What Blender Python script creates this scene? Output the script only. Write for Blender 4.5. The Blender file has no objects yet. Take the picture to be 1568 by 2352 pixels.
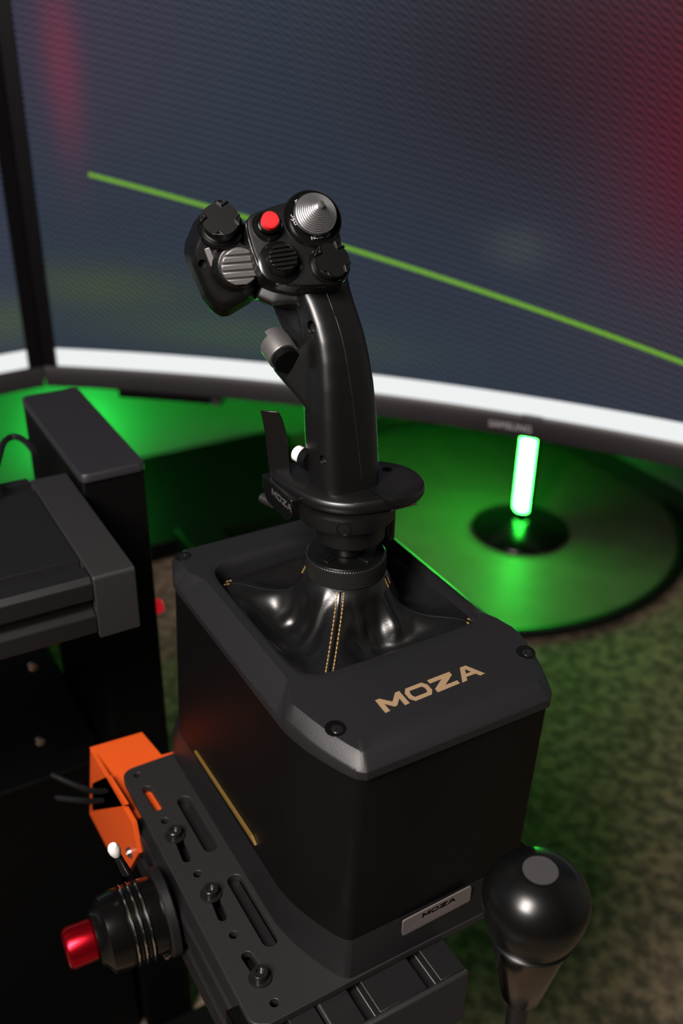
import bpy, bmesh, math, random
from mathutils import Vector, Matrix, noise
from mathutils.bvhtree import BVHTree
random.seed(7)
PI = math.pi
S = 0.001                                   # everything below is written in millimetres
scene = bpy.context.scene
COL = scene.collection

# ------------------------------------------------------------------ camera
F_PX = 2287.0
RC = Matrix.Rotation(math.radians(-30.3), 3, 'Z') @ Matrix.Rotation(math.radians(61.2), 3, 'X') @ Matrix.Rotation(math.radians(1.0), 3, 'Z')
CAM = Vector((-249.5, -420.8, 320.3))
cd = bpy.data.cameras.new('camera'); co = bpy.data.objects.new('camera', cd); COL.objects.link(co)
cd.sensor_fit = 'VERTICAL'; cd.sensor_height = 36.0; cd.sensor_width = 24.0; cd.lens = F_PX * 36 / 2352
cd.clip_start = 0.01; cd.clip_end = 50
co.matrix_world = Matrix.Translation(CAM * S) @ RC.to_4x4()
cd.dof.use_dof = True; cd.dof.focus_distance = 0.53; cd.dof.aperture_fstop = 5.6
scene.camera = co

# ------------------------------------------------------------------ world, lights, exposure
w = bpy.data.worlds.new('world'); scene.world = w; w.use_nodes = True
w.node_tree.nodes['Background'].inputs[0].default_value = (0.9, 0.85, 0.85, 1)
w.node_tree.nodes['Background'].inputs[1].default_value = 0.003
scene.view_settings.view_transform = 'Standard'; scene.view_settings.look = 'None'
scene.view_settings.gamma = 1; scene.view_settings.exposure = 0; scene.view_settings.use_curve_mapping = False

def area_light(name, loc, target, size, power, col):
    ld = bpy.data.lights.new(name, 'AREA'); ld.shape = 'RECTANGLE'; ld.size = size[0]; ld.size_y = size[1]
    ld.energy = power; ld.color = col
    o = bpy.data.objects.new(name, ld); COL.objects.link(o)
    d = (Vector(target) - Vector(loc)) * S
    o.location = Vector(loc) * S; o.rotation_euler = d.to_track_quat('-Z', 'Y').to_euler()
    return o
area_light('softbox_lamp', (-760, -450, 820), (0, -20, 60), (0.34, 0.6), 30.0, (1.0, 0.92, 0.87))

# ------------------------------------------------------------------ pixel helpers (a pixel is a direction only)
def ray(p): return RC @ Vector(((p[0] - 784) / F_PX, -(p[1] - 1176) / F_PX, -1.0))
def onz(p, z): d = ray(p); return CAM + d * ((z - CAM.z) / d.z)
def onx(p, x): d = ray(p); return CAM + d * ((x - CAM.x) / d.x)
def ony(p, y): d = ray(p); return CAM + d * ((y - CAM.y) / d.y)
def onplane(p, o, n): d = ray(p); return CAM + d * ((Vector(o) - CAM).dot(n) / d.dot(n))
G0 = Vector((4, 10, 0)); E1 = Vector((0.863, -0.5045, 0)); E2 = Vector((0.5045, 0.863, 0))
def gp(x, y, b=0.0): return onplane((x, y), G0 + E2 * b, E2)
HB = 20.0      # the head stands this far forward of the foot of the column


# ------------------------------------------------------------------ materials
def mat(name, col, rough=0.5, metal=0.0, bump=0.0, bscale=900, rvar=0.0, coat=0.0, spec=0.5, trans=0.0, cvar=0.0, cscale=40):
    m = bpy.data.materials.new(name); m.use_nodes = True
    nt = m.node_tree; b = nt.nodes['Principled BSDF']
    b.inputs['Base Color'].default_value = (*col, 1); b.inputs['Roughness'].default_value = rough
    b.inputs['Metallic'].default_value = metal; b.inputs['Specular IOR Level'].default_value = spec
    b.inputs['Coat Weight'].default_value = coat; b.inputs['Transmission Weight'].default_value = trans
    tc = nt.nodes.new('ShaderNodeTexCoord')
    if bump or rvar or cvar:
        n = nt.nodes.new('ShaderNodeTexNoise'); n.inputs['Scale'].default_value = bscale; n.inputs['Detail'].default_value = 3
        nt.links.new(tc.outputs['Object'], n.inputs['Vector'])
    if bump:
        bp = nt.nodes.new('ShaderNodeBump'); bp.inputs['Strength'].default_value = bump; bp.inputs['Distance'].default_value = 0.0004
        nt.links.new(n.outputs[0], bp.inputs['Height']); nt.links.new(bp.outputs[0], b.inputs['Normal'])
    if rvar:
        n2 = nt.nodes.new('ShaderNodeTexNoise'); n2.inputs['Scale'].default_value = 60; nt.links.new(tc.outputs['Object'], n2.inputs['Vector'])
        mr = nt.nodes.new('ShaderNodeMapRange'); mr.inputs[3].default_value = rough - rvar; mr.inputs[4].default_value = rough + rvar
        nt.links.new(n2.outputs[0], mr.inputs[0]); nt.links.new(mr.outputs[0], b.inputs['Roughness'])
    if cvar:
        n3 = nt.nodes.new('ShaderNodeTexNoise'); n3.inputs['Scale'].default_value = cscale; n3.inputs['Detail'].default_value = 4
        nt.links.new(tc.outputs['Object'], n3.inputs['Vector'])
        mx = nt.nodes.new('ShaderNodeMix'); mx.data_type = 'RGBA'
        mx.inputs[6].default_value = (*[c * (1 - cvar) for c in col], 1); mx.inputs[7].default_value = (*[min(1, c * (1 + cvar)) for c in col], 1)
        nt.links.new(n3.outputs[0], mx.inputs[0]); nt.links.new(mx.outputs[2], b.inputs['Base Color'])
    return m
def emis(name, col, strength):
    m = bpy.data.materials.new(name); m.use_nodes = True; nt = m.node_tree
    b = nt.nodes['Principled BSDF']; b.inputs['Base Color'].default_value = (0.02, 0.02, 0.02, 1)
    b.inputs['Emission Color'].default_value = (*col, 1); b.inputs['Emission Strength'].default_value = strength
    return m
M_COVER = mat('cover_plastic', (0.010, 0.010, 0.011), 0.45, bump=0.25, bscale=2200)
M_BODY = mat('body_metal', (0.0018, 0.0017, 0.0017), 0.5, spec=0.2)
M_GRIP = mat('grip_plastic', (0.0022, 0.0021, 0.002), 0.38, spec=0.8, bump=0.05, bscale=2500)
M_HEAD = mat('head_plastic', (0.0028, 0.0028, 0.0028), 0.38, bump=0.06, bscale=2500)
M_HAT = mat('hat_plastic', (0.0026, 0.0026, 0.0026), 0.34, bump=0.08, bscale=2500)
M_GLOSS = mat('gloss_black', (0.003, 0.003, 0.003), 0.2)
M_LEATHER = mat('leather', (0.005, 0.005, 0.005), 0.3, spec=0.8, bump=0.12, bscale=1100, rvar=0.05)
M_THREAD = mat('thread', (0.30, 0.19, 0.065), 0.6)
M_GOLD = mat('gold_print', (0.27, 0.18, 0.10), 0.55)
M_GOLDMETAL = mat('gold_strip', (0.22, 0.13, 0.03), 0.5, metal=0.4)
M_STEEL = mat('steel', (0.42, 0.41, 0.40), 0.3, metal=1.0)
M_CHROME = mat('chrome', (0.75, 0.74, 0.72), 0.16, metal=1.0)
M_KNOB = mat('knob_lacquer', (0.003, 0.003, 0.003), 0.27)
M_DCHROME = mat('dark_chrome', (0.2, 0.19, 0.175), 0.2, metal=1.0)
M_CONE = mat('cone_metal', (0.55, 0.55, 0.56), 0.34, metal=1.0)
M_GUN = mat('gunmetal', (0.3, 0.29, 0.285), 0.4, metal=0.85)
M_BLKSTEEL = mat('black_steel', (0.03, 0.03, 0.03), 0.25, metal=0.7)
M_KNURL = mat('knurled_black', (0.02, 0.019, 0.018), 0.32, metal=0.4)
M_RED = mat('red_plastic', (0.85, 0.02, 0.025), 0.35)
M_REDMETAL = mat('red_anodised', (0.5, 0.005, 0.015), 0.25, metal=0.9)
M_WHITE = mat('white_plastic', (0.8, 0.78, 0.74), 0.4)
M_PRINT = mat('white_print', (0.6, 0.6, 0.58), 0.6)
M_DIMPRINT = mat('grey_print', (0.05, 0.05, 0.048), 0.6)
M_PLATE = mat('mount_plate', (0.013, 0.0125, 0.0125), 0.5, bump=0.15, bscale=1800)
M_ALU = mat('black_aluminium', (0.006, 0.006, 0.0063), 0.45, metal=0.0, bump=0.12, bscale=1800)
M_ALU2 = mat('grey_black_aluminium', (0.015, 0.0145, 0.015), 0.55, bump=0.15, bscale=1800)
M_CAP = mat('cap_plastic', (0.016, 0.0155, 0.018), 0.5, bump=0.12, bscale=1800)
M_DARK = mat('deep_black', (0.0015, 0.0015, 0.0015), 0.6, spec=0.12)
M_ORANGE = mat('orange_print', (0.62, 0.075, 0.007), 0.5, cvar=0.08)
M_CABLE = mat('cable_rubber', (0.004, 0.004, 0.004), 0.45)
M_LABEL = mat('silver_label', (0.17, 0.145, 0.14), 0.45, metal=0.3)
M_BEZEL = mat('bezel_plastic', (0.026, 0.022, 0.024), 0.42)
M_SIDE = mat('side_bezel_gloss', (0.003, 0.0025, 0.003), 0.4, spec=0.2)
M_KNOBTOP = mat('knob_disc', (0.045, 0.042, 0.045), 0.5)
M_CLEAR = mat('clear_plastic', (0.55, 0.55, 0.55), 0.12, trans=1.0)

# ------------------------------------------------------------------ object helpers
ROOT = {}
def thing(name, label, cat, loc, group=None, kind=None):
    o = bpy.data.objects.new(name, None); COL.objects.link(o); o.empty_display_size = 0.02
    o.location = Vector(loc) * S; o['label'] = label; o['category'] = cat
    if group: o['group'] = group
    if kind: o['kind'] = kind
    ROOT[o.name] = Vector(loc); return o
def tag(o, label, cat, group=None): 
    o['label'] = label; o['category'] = cat
    if group: o['group'] = group
    return o
def rootloc(p): return ROOT.get(p.name, Vector((0, 0, 0))) if p else Vector((0, 0, 0))
class MB:
    def __init__(s): s.v = []; s.f = []
    def add(s, vs, fs):
        o = len(s.v); s.v += [Vector(v) for v in vs]; s.f += [[i + o for i in f] for f in fs]; return s
    def loft(s, rings, cap=True, closed=True):
        n = len(rings[0]); vs = [p for r in rings for p in r]; fs = []
        for i in range(len(rings) - 1):
            for j in range(n if closed else n - 1):
                k = (j + 1) % n
                fs.append((i * n + j, i * n + k, (i + 1) * n + k, (i + 1) * n + j))
        if cap: fs.append(tuple(range(n - 1, -1, -1))); fs.append(tuple(range((len(rings) - 1) * n, len(rings) * n)))
        return s.add(vs, fs)
    def lathe(s, fr, prof, n=32):
        o, ex, ey, ez = fr
        rings = [[o + ex * (r * math.cos(2 * PI * i / n)) + ey * (r * math.sin(2 * PI * i / n)) + ez * z for i in range(n)] for r, z in prof]
        return s.loft(rings, cap=True)
    def box(s, lo, hi):
        x0, y0, z0 = lo; x1, y1, z1 = hi
        return s.add([(x0,y0,z0),(x1,y0,z0),(x1,y1,z0),(x0,y1,z0),(x0,y0,z1),(x1,y0,z1),(x1,y1,z1),(x0,y1,z1)],
                     [(0,3,2,1),(4,5,6,7),(0,1,5,4),(1,2,6,5),(2,3,7,6),(3,0,4,7)])
    def fbox(s, fr, dx, dy, dz):
        o, ex, ey, ez = fr
        c = [o + ex * (a * dx / 2) + ey * (b * dy / 2) + ez * (d * dz / 2) for d in (-1, 1) for a, b in ((-1,-1),(1,-1),(1,1),(-1,1))]
        return s.add(c, [(0,3,2,1),(4,5,6,7),(0,1,5,4),(1,2,6,5),(2,3,7,6),(3,0,4,7)])
    def prism(s, poly, vec):
        a = [Vector(p) for p in poly]; return s.loft([a, [p + Vector(vec) for p in a]])
    def tube(s, path, r, n=10):
        path = [Vector(p) for p in path]; rings = []
        up = Vector((0, 0, 1))
        for i, p in enumerate(path):
            t = (path[min(i + 1, len(path) - 1)] - path[max(i - 1, 0)]).normalized()
            x = t.cross(up); x = x.normalized() if x.length > 1e-3 else Vector((1, 0, 0)); y = x.cross(t)
            rr = r[i] if isinstance(r, (list, tuple)) else r
            rings.append([p + x * (rr * math.cos(2 * PI * k / n)) + y * (rr * math.sin(2 * PI * k / n)) for k in range(n)])
        return s.loft(rings)
    def hull(s, pts):
        bm = bmesh.new()
        for p in pts: bm.verts.new(p)
        r = bmesh.ops.convex_hull(bm, input=bm.verts)
        bmesh.ops.delete(bm, geom=[g for g in set(r['geom_interior'] + r['geom_unused']) if isinstance(g, bmesh.types.BMVert)], context='VERTS')
        bm.verts.ensure_lookup_table(); bm.verts.index_update()
        s.add([v.co.copy() for v in bm.verts], [[v.index for v in f.verts] for f in bm.faces]); bm.free(); return s
    def build(s, name, m, parent=None, smooth=35, bevel=0.0, segs=2, fixn=True):
        base = rootloc(parent)
        me = bpy.data.meshes.new(name); me.from_pydata([(v - base) * S for v in s.v], [], s.f)
        if fixn:
            bm = bmesh.new(); bm.from_mesh(me); bmesh.ops.recalc_face_normals(bm, faces=bm.faces); bm.to_mesh(me); bm.free()
        return link(name, me, m, parent, smooth, bevel, segs, base)
def link(name, me, m, parent, smooth=35, bevel=0.0, segs=2, base=None):
    me.materials.clear(); me.materials.append(m)
    o = bpy.data.objects.new(name, me); COL.objects.link(o)
    if parent: o.parent = parent
    if base is not None: ROOT[o.name] = base
    if smooth: me.shade_smooth(); me.set_sharp_from_angle(angle=math.radians(smooth))
    if bevel:
        b = o.modifiers.new('bevel', 'BEVEL'); b.width = bevel * S; b.segments = segs; b.limit_method = 'ANGLE'; b.angle_limit = math.radians(40)
        b.harden_normals = False
    return o
def bake(o, smooth=180):
    dg = bpy.context.evaluated_depsgraph_get(); me = bpy.data.meshes.new_from_object(o.evaluated_get(dg))
    old = o.data; m = old.materials[0]; o.modifiers.clear(); o.data = me; me.materials.clear(); me.materials.append(m)
    me.shade_smooth()
    if smooth < 180: me.set_sharp_from_angle(angle=math.radians(smooth))
    bpy.data.meshes.remove(old)
def organic(o, voxel=0.9, it=8, fac=0.6):
    r = o.modifiers.new('r', 'REMESH'); r.mode = 'VOXEL'; r.voxel_size = voxel * S
    sm = o.modifiers.new('s', 'SMOOTH'); sm.factor = fac; sm.iterations = it
    bake(o)
def cut(o, cutter_mb):
    c = cutter_mb.build('cutter', M_DARK, None)
    b = o.modifiers.new('b', 'BOOLEAN'); b.object = c; b.operation = 'DIFFERENCE'; b.solver = 'EXACT'
    bpy.context.view_layer.update()
    bake(o, 40); me = c.data; bpy.data.objects.remove(c); bpy.data.meshes.remove(me)
def frame(o, z, xref=(1, 0, 0)):
    z = Vector(z).normalized(); x = Vector(xref); x = (x - z * x.dot(z)).normalized(); return (Vector(o), x, z.cross(x), z)
def shape2d(outlines, depth, fr, name, m, parent, bevel=0.0, smooth=30):
    """flat plate cut from 2-D outlines (holes by even-odd), thickness depth along the frame's z (top at origin)"""
    cu = bpy.data.curves.new('c', 'CURVE'); cu.dimensions = '2D'; cu.fill_mode = 'BOTH'; cu.extrude = depth / 2
    if bevel: cu.bevel_depth = bevel; cu.bevel_resolution = 2; cu.extrude = max(0.01, depth / 2 - bevel); cu.offset = -bevel
    for ol in outlines:
        sp = cu.splines.new('POLY'); sp.points.add(len(ol) - 1); sp.use_cyclic_u = True
        for p, q in zip(sp.points, ol): p.co = (q[0], q[1], 0, 1)
    return curve_obj(cu, fr, name, m, parent, -depth / 2, smooth)
def curve_obj(cu, fr, name, m, parent, dz, smooth):
    t = bpy.data.objects.new('t', cu); COL.objects.link(t)
    dg = bpy.context.evaluated_depsgraph_get(); me = bpy.data.meshes.new_from_object(t.evaluated_get(dg))
    bpy.data.objects.remove(t); bpy.data.curves.remove(cu)
    o, ex, ey, ez = fr; base = rootloc(parent)
    for v in me.vertices:
        c = v.co; v.co = (o + ex * c.x + ey * c.y + ez * (c.z + dz) - base) * S
    me.name = name
    return link(name, me, m, parent, smooth, base=base)
def text(s, size, fr, name, m, parent, depth=0.15):
    cu = bpy.data.curves.new('t', 'FONT'); cu.body = s; cu.size = size; cu.extrude = depth; cu.align_x = 'CENTER'; cu.align_y = 'CENTER'
    cu.resolution_u = 3
    return curve_obj(cu, fr, name, m, parent, depth * 0.6, 0)
def round_poly(pts, radii, seg=6):
    out = []; n = len(pts)
    for i in range(n):
        p = Vector(pts[i]); a = Vector(pts[i - 1]); b = Vector(pts[(i + 1) % n]); r = radii[i] if isinstance(radii, (list, tuple)) else radii
        if r <= 0: out.append(p); continue
        u = (a - p).normalized(); v = (b - p).normalized(); ang = u.angle(v)
        d = min(r / math.tan(ang / 2), (a - p).length * 0.49, (b - p).length * 0.49)
        s0 = p + u * d; s1 = p + v * d
        for k in range(seg + 1):
            t = k / seg; out.append(s0 * (1 - t) ** 2 + p * (2 * t * (1 - t)) + s1 * t * t)
    return out
def catmull(pts, seg=6, closed=True):
    pts = [Vector(p) for p in pts]; n = len(pts); out = []
    rng = range(n if closed else n - 1)
    for i in rng:
        g = (lambda k: pts[k % n]) if closed else (lambda k: pts[max(0, min(n - 1, k))])
        p0, p1, p2, p3 = g(i - 1), g(i), g(i + 1), g(i + 2)
        for k in range(seg):
            t = k / seg
            out.append(0.5 * (2 * p1 + (p2 - p0) * t + (2 * p0 - 5 * p1 + 4 * p2 - p3) * t * t + (3 * p1 - p0 - 3 * p2 + p3) * t ** 3))
    if not closed: out.append(pts[-1])
    return out
def slot(a, b, r, n=8):
    a = Vector(a[:2]); b = Vector(b[:2]); d = (b - a).normalized() if (b - a).length > 1e-6 else Vector((1, 0)); th = math.atan2(d.y, d.x); o = []
    for k in range(n + 1): o.append(b + Vector((math.cos(th - PI / 2 + PI * k / n), math.sin(th - PI / 2 + PI * k / n))) * r)
    for k in range(n + 1): o.append(a + Vector((math.cos(th + PI / 2 + PI * k / n), math.sin(th + PI / 2 + PI * k / n))) * r)
    return [(p.x, p.y) for p in o]
MOZA = [ [[(0,0),(0,1),(.27,1),(.78,.5),(1.28,1),(1.55,1),(1.55,0),(1.25,0),(1.25,.55),(.86,.16),(.69,.16),(.3,.55),(.3,0)]],
         [[(.22,0),(1.28,0),(1.5,.28),(1.5,.72),(1.28,1),(.22,1),(0,.72),(0,.28)], [(.36,.25),(.27,.38),(.27,.62),(.36,.75),(1.14,.75),(1.23,.62),(1.23,.38),(1.14,.25)]],
         [[(0,1),(1.5,1),(1.5,.74),(.7,.26),(1.5,.26),(1.5,0),(0,0),(0,.26),(.8,.74),(0,.74)]],
         [[(0,0),(.58,1),(.98,1),(1.58,0),(1.24,0),(1.1,.24),(.46,.24),(.34,0)], [(.6,.46),(.97,.46),(.82,.74),(.74,.74)]] ]
def moza(fr, width, height, name, m, parent, depth=0.25):
    adv = [1.72, 1.68, 1.66, 1.58]; tot = sum(adv); k = width / tot; x = -tot / 2; ols = []
    for L, a in zip(MOZA, adv):
        ols += [[((x + p[0]) * k, (p[1] - .5) * height) for p in ol] for ol in L]; x += a
    return shape2d(ols, depth, (fr[0] + fr[3] * depth, fr[1], fr[2], fr[3]), name, m, parent, smooth=0)
def superel(c, hx, hy, n, N=56):
    o = []
    for i in range(N):
        t = 2 * PI * i / N; cx, sy = math.cos(t), math.sin(t)
        o.append(Vector((c[0] + hx * math.copysign(abs(cx) ** (2 / n), cx), c[1] + hy * math.copysign(abs(sy) ** (2 / n), sy), c[2])))
    return o
def bvh_of(o):
    me = o.data; off = rootloc(o)
    return BVHTree.FromPolygons([v.co / S + off for v in me.vertices], [p.vertices[:] for p in me.polygons])
def hit(bvh, p):
    d = ray(p).normalized(); r = bvh.ray_cast(CAM, d); return (r[0], r[1]) if r[0] is not None else (None, None)

# ================================================================== THE ROOM
FLOOR = -600.0
def carpet_mat():
    m = bpy.data.materials.new('carpet'); m.use_nodes = True; nt = m.node_tree; b = nt.nodes['Principled BSDF']
    tc = nt.nodes.new('ShaderNodeTexCoord')
    n1 = nt.nodes.new('ShaderNodeTexNoise'); n1.inputs['Scale'].default_value = 62; n1.inputs['Detail'].default_value = 3; n1.inputs['Roughness'].default_value = 0.55
    n2 = nt.nodes.new('ShaderNodeTexNoise'); n2.inputs['Scale'].default_value = 11; n2.inputs['Detail'].default_value = 2
    nt.links.new(tc.outputs['Object'], n1.inputs['Vector']); nt.links.new(tc.outputs['Object'], n2.inputs['Vector'])
    cr = nt.nodes.new('ShaderNodeValToRGB'); e = cr.color_ramp.elements
    e[0].position = 0.38; e[0].color = (0.10, 0.08, 0.06, 1); e[1].position = 0.64; e[1].color = (0.30, 0.215, 0.155, 1)
    nt.links.new(n1.outputs[0], cr.inputs[0])
    mx = nt.nodes.new('ShaderNodeMix'); mx.data_type = 'RGBA'; mx.blend_type = 'MULTIPLY'; mx.inputs[0].default_value = 0.6
    cr2 = nt.nodes.new('ShaderNodeValToRGB'); e = cr2.color_ramp.elements
    e[0].position = 0.35; e[0].color = (0.6, 0.62, 0.55, 1); e[1].position = 0.7; e[1].color = (1, 0.9, 0.85, 1)
    nt.links.new(n2.outputs[0], cr2.inputs[0]); nt.links.new(cr.outputs[0], mx.inputs[6]); nt.links.new(cr2.outputs[0], mx.inputs[7])
    nt.links.new(mx.outputs[2], b.inputs['Base Color']); b.inputs['Roughness'].default_value = 0.9; b.inputs['Specular IOR Level'].default_value = 0.2
    bp = nt.nodes.new('ShaderNodeBump'); bp.inputs['Strength'].default_value = 0.6; bp.inputs['Distance'].default_value = 0.004
    nt.links.new(n1.outputs[0], bp.inputs['Height']); nt.links.new(bp.outputs[0], b.inputs['Normal'])
    return m
M_CARPET = carpet_mat()
M_WALL = mat('painted_wall', (0.22, 0.23, 0.22), 0.7, bump=0.1, bscale=300, cvar=0.05, cscale=3)
M_BASEB = mat('baseboard_paint', (0.03, 0.03, 0.03), 0.5)
def struct(o): o['kind'] = 'structure'; return o
WX, WY = 1170.0, 1385.0
struct(MB().box((-2600, -2200, FLOOR - 20), (WX, WY, FLOOR)).build('floor', M_CARPET, smooth=0))
struct(MB().box((-2600, WY, FLOOR), (WX + 40, WY + 40, 1900)).build('wall_back', M_WALL, smooth=0))
struct(MB().box((WX, -2200, FLOOR), (WX + 40, WY, 1900)).build('wall_right', M_WALL, smooth=0))
struct(MB().box((WX - 12, -2200, FLOOR), (WX, WY, FLOOR + 45)).build('baseboard_right', M_BASEB, smooth=0))

# ================================================================== SCREENS
class NX:
    """tiny maths-node builder"""
    def __init__(s, nt): s.nt = nt
    def m(s, op, *a):
        n = s.nt.nodes.new('ShaderNodeMath'); n.operation = op
        for i, x in enumerate(a):
            if isinstance(x, (int, float)): n.inputs[i].default_value = x
            else: s.nt.links.new(x, n.inputs[i])
        return n.outputs[0]
    def blob(s, u, v, cu, cv, ru, rv):
        a = s.m('DIVIDE', s.m('SUBTRACT', u, cu), ru); b = s.m('DIVIDE', s.m('SUBTRACT', v, cv), rv)
        d = s.m('ADD', s.m('MULTIPLY', a, a), s.m('MULTIPLY', b, b))
        return s.m('POWER', 2.718, s.m('MULTIPLY', d, -1.0))
    def mix(s, f, a, b, mode='MIX'):
        n = s.nt.nodes.new('ShaderNodeMix'); n.data_type = 'RGBA'; n.blend_type = mode
        for i, x in ((0, f), (6, a), (7, b)):
            if isinstance(x, (int, float)): n.inputs[i].default_value = x
            elif isinstance(x, tuple): n.inputs[i].default_value = (*x, 1)
            else: s.nt.links.new(x, n.inputs[i])
        return n.outputs[2]
def screen_mat(name, base, blobs, line=None, bar=22.0):
    m = bpy.data.materials.new(name); m.use_nodes = True; nt = m.node_tree; b = nt.nodes['Principled BSDF']; x = NX(nt)
    uv = nt.nodes.new('ShaderNodeUVMap'); sp = nt.nodes.new('ShaderNodeSeparateXYZ'); nt.links.new(uv.outputs[0], sp.inputs[0])
    u = x.m('MULTIPLY', sp.outputs[0], 1000.0); v = x.m('MULTIPLY', sp.outputs[1], 1000.0)
    col = base
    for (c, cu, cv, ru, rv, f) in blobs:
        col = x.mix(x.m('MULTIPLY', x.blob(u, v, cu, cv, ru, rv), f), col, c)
    # camera moire put into the emission: short stair-stepped rows
    st = x.m('PINGPONG', x.m('ADD', x.m('DIVIDE', u, 5.5), x.m('DIVIDE', v, 40.0)), 1.0)
    ph = x.m('ADD', x.m('ADD', x.m('DIVIDE', v, 6.6), x.m('DIVIDE', u, 8.5)), x.m('MULTIPLY', st, 0.36))
    w1 = x.m('SINE', x.m('MULTIPLY', ph, 2 * PI))
    w2 = x.m('SINE', x.m('MULTIPLY', x.m('SUBTRACT', x.m('DIVIDE', u, 5.0), x.m('DIVIDE', v, 9.0)), 2 * PI))
    g = x.m('ADD', 1.0, x.m('ADD', x.m('MULTIPLY', w1, 0.6), x.m('MULTIPLY', w2, 0.12)))
    cc = nt.nodes.new('ShaderNodeCombineXYZ')
    for i in range(3): nt.links.new(g, cc.inputs[i])
    col = x.mix(1.0, col, cc.outputs[0], 'MULTIPLY')
    if line:
        (u0, v0), (u1, v1), hw, lc = line
        L = math.hypot(u1 - u0, v1 - v0); dx, dy = (u1 - u0) / L, (v1 - v0) / L
        du = x.m('SUBTRACT', u, u0); dv = x.m('SUBTRACT', v, v0)
        t = x.m('ADD', x.m('MULTIPLY', du, dx), x.m('MULTIPLY', dv, dy)); d = x.m('ABSOLUTE', x.m('SUBTRACT', x.m('MULTIPLY', dv, dx), x.m('MULTIPLY', du, dy)))
        col = x.mix(x.m('MULTIPLY', x.m('LESS_THAN', d, hw), x.m('GREATER_THAN', t, 0.0)), col, lc)
    col = x.mix(x.m('LESS_THAN', v, bar), col, (0.86, 0.88, 0.88))
    nt.links.new(col, b.inputs['Emission Color']); b.inputs['Emission Strength'].default_value = 1.0
    b.inputs['Base Color'].default_value = (0.004, 0.004, 0.004, 1); b.inputs['Roughness'].default_value = 0.3; b.inputs['Specular IOR Level'].default_value = 0.06
    return m
ZB = -138.0          # underside of the frames
class Arc:
    def __init__(s, c, R, a0, width, height): s.c = Vector((c[0], c[1], 0)); s.R = R; s.a0 = a0; s.W = width; s.H = height
    def pt(s, u, off, z):
        a = s.a0 - u / s.R; r = s.R + off; return Vector((s.c.x + r * math.cos(a), s.c.y + r * math.sin(a), z))
    def uv(s, p):
        d = ray(p); o = CAM - s.c; A = d.x ** 2 + d.y ** 2; B = 2 * (o.x * d.x + o.y * d.y); Cc = o.x ** 2 + o.y ** 2 - s.R ** 2
        t = (-B + math.sqrt(B * B - 4 * A * Cc)) / (2 * A); q = CAM + d * t; a = math.atan2(q.y - s.c.y, q.x - s.c.x)
        return ((s.a0 - a) * s.R, q.z - (ZB + 28))
def sweep(arc, us, prof):
    return [[arc.pt(u, off, z) for off, z in prof] for u in us]
def monitor(arc, root, smat, side, bot=28):
    us = [arc.W * i / 40 for i in range(41)]; z0 = ZB + bot; z1 = z0 + arc.H
    mb = MB(); mb.loft([[arc.pt(u, 0, z0) for u in us], [arc.pt(u, 0, z1) for u in us]], cap=False, closed=False)
    o = mb.build('screen', smat, root, smooth=60, fixn=False)
    uvl = o.data.uv_layers.new(name='UVMap')
    for lp in o.data.loops:
        i = lp.vertex_index; uvl.data[lp.index].uv = (us[i % 41] / 1000, (0 if i < 41 else arc.H) / 1000)
    ue = [-side + (arc.W + 2 * side) * i / 40 for i in range(41)]
    MB().loft(sweep(arc, ue, [(-3, ZB + 2), (-4, ZB + 6), (-4, z0 - 4), (-2, z0), (30, z0), (38, ZB + 10), (30, ZB)])).build('bottom_bezel', M_BEZEL, root, 40)
    MB().loft(sweep(arc, ue, [(-4, z1), (-4, z1 + 12), (30, z1 + 12), (30, z1)])).build('top_bezel', M_BEZEL, root, 40)
    for ua, ub in ((-side, 0), (arc.W, arc.W + side)):
        MB().loft(sweep(arc, (ua, (ua + ub) / 2, ub), [(-4, z0), (-4, z1), (30, z1), (30, z0)])).build('side_bezel', M_SIDE, root, 40)
    MB().loft(sweep(arc, ue, [(30.5, z0 + 12), (56, z0 + 60), (56, z1 - 50), (30.5, z1 + 8)])).build('back_shell', M_DARK, root, 40)
R1 = 1919.0; C1 = (-1072.8, -837.2)
A1 = Arc(C1, R1, math.atan2(745 + 837.2, 22 + 1072.8) - 8 / R1, 1140, 620)
def U(x, y): return A1.uv((x, y))
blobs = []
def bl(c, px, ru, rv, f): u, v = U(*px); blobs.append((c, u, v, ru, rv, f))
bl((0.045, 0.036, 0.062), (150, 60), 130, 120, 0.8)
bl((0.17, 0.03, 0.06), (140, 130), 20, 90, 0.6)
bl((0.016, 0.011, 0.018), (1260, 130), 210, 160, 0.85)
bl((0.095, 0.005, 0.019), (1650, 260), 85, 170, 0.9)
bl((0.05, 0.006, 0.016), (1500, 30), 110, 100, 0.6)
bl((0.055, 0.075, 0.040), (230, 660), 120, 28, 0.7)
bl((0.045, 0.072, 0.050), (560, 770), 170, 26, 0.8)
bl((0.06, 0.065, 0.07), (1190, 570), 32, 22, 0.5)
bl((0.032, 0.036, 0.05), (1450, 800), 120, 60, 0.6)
la, lb = U(203, 400), U(1568, 833)
mon = thing('curved_monitor', 'large curved black monitor showing a green line, above the green lamp', 'monitor', A1.pt(570, 15, ZB))
monitor(A1, mon, screen_mat('screen_main', (0.026, 0.037, 0.056), blobs, (la, lb, 2.3, (0.15, 0.36, 0.035))), 16)
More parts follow.
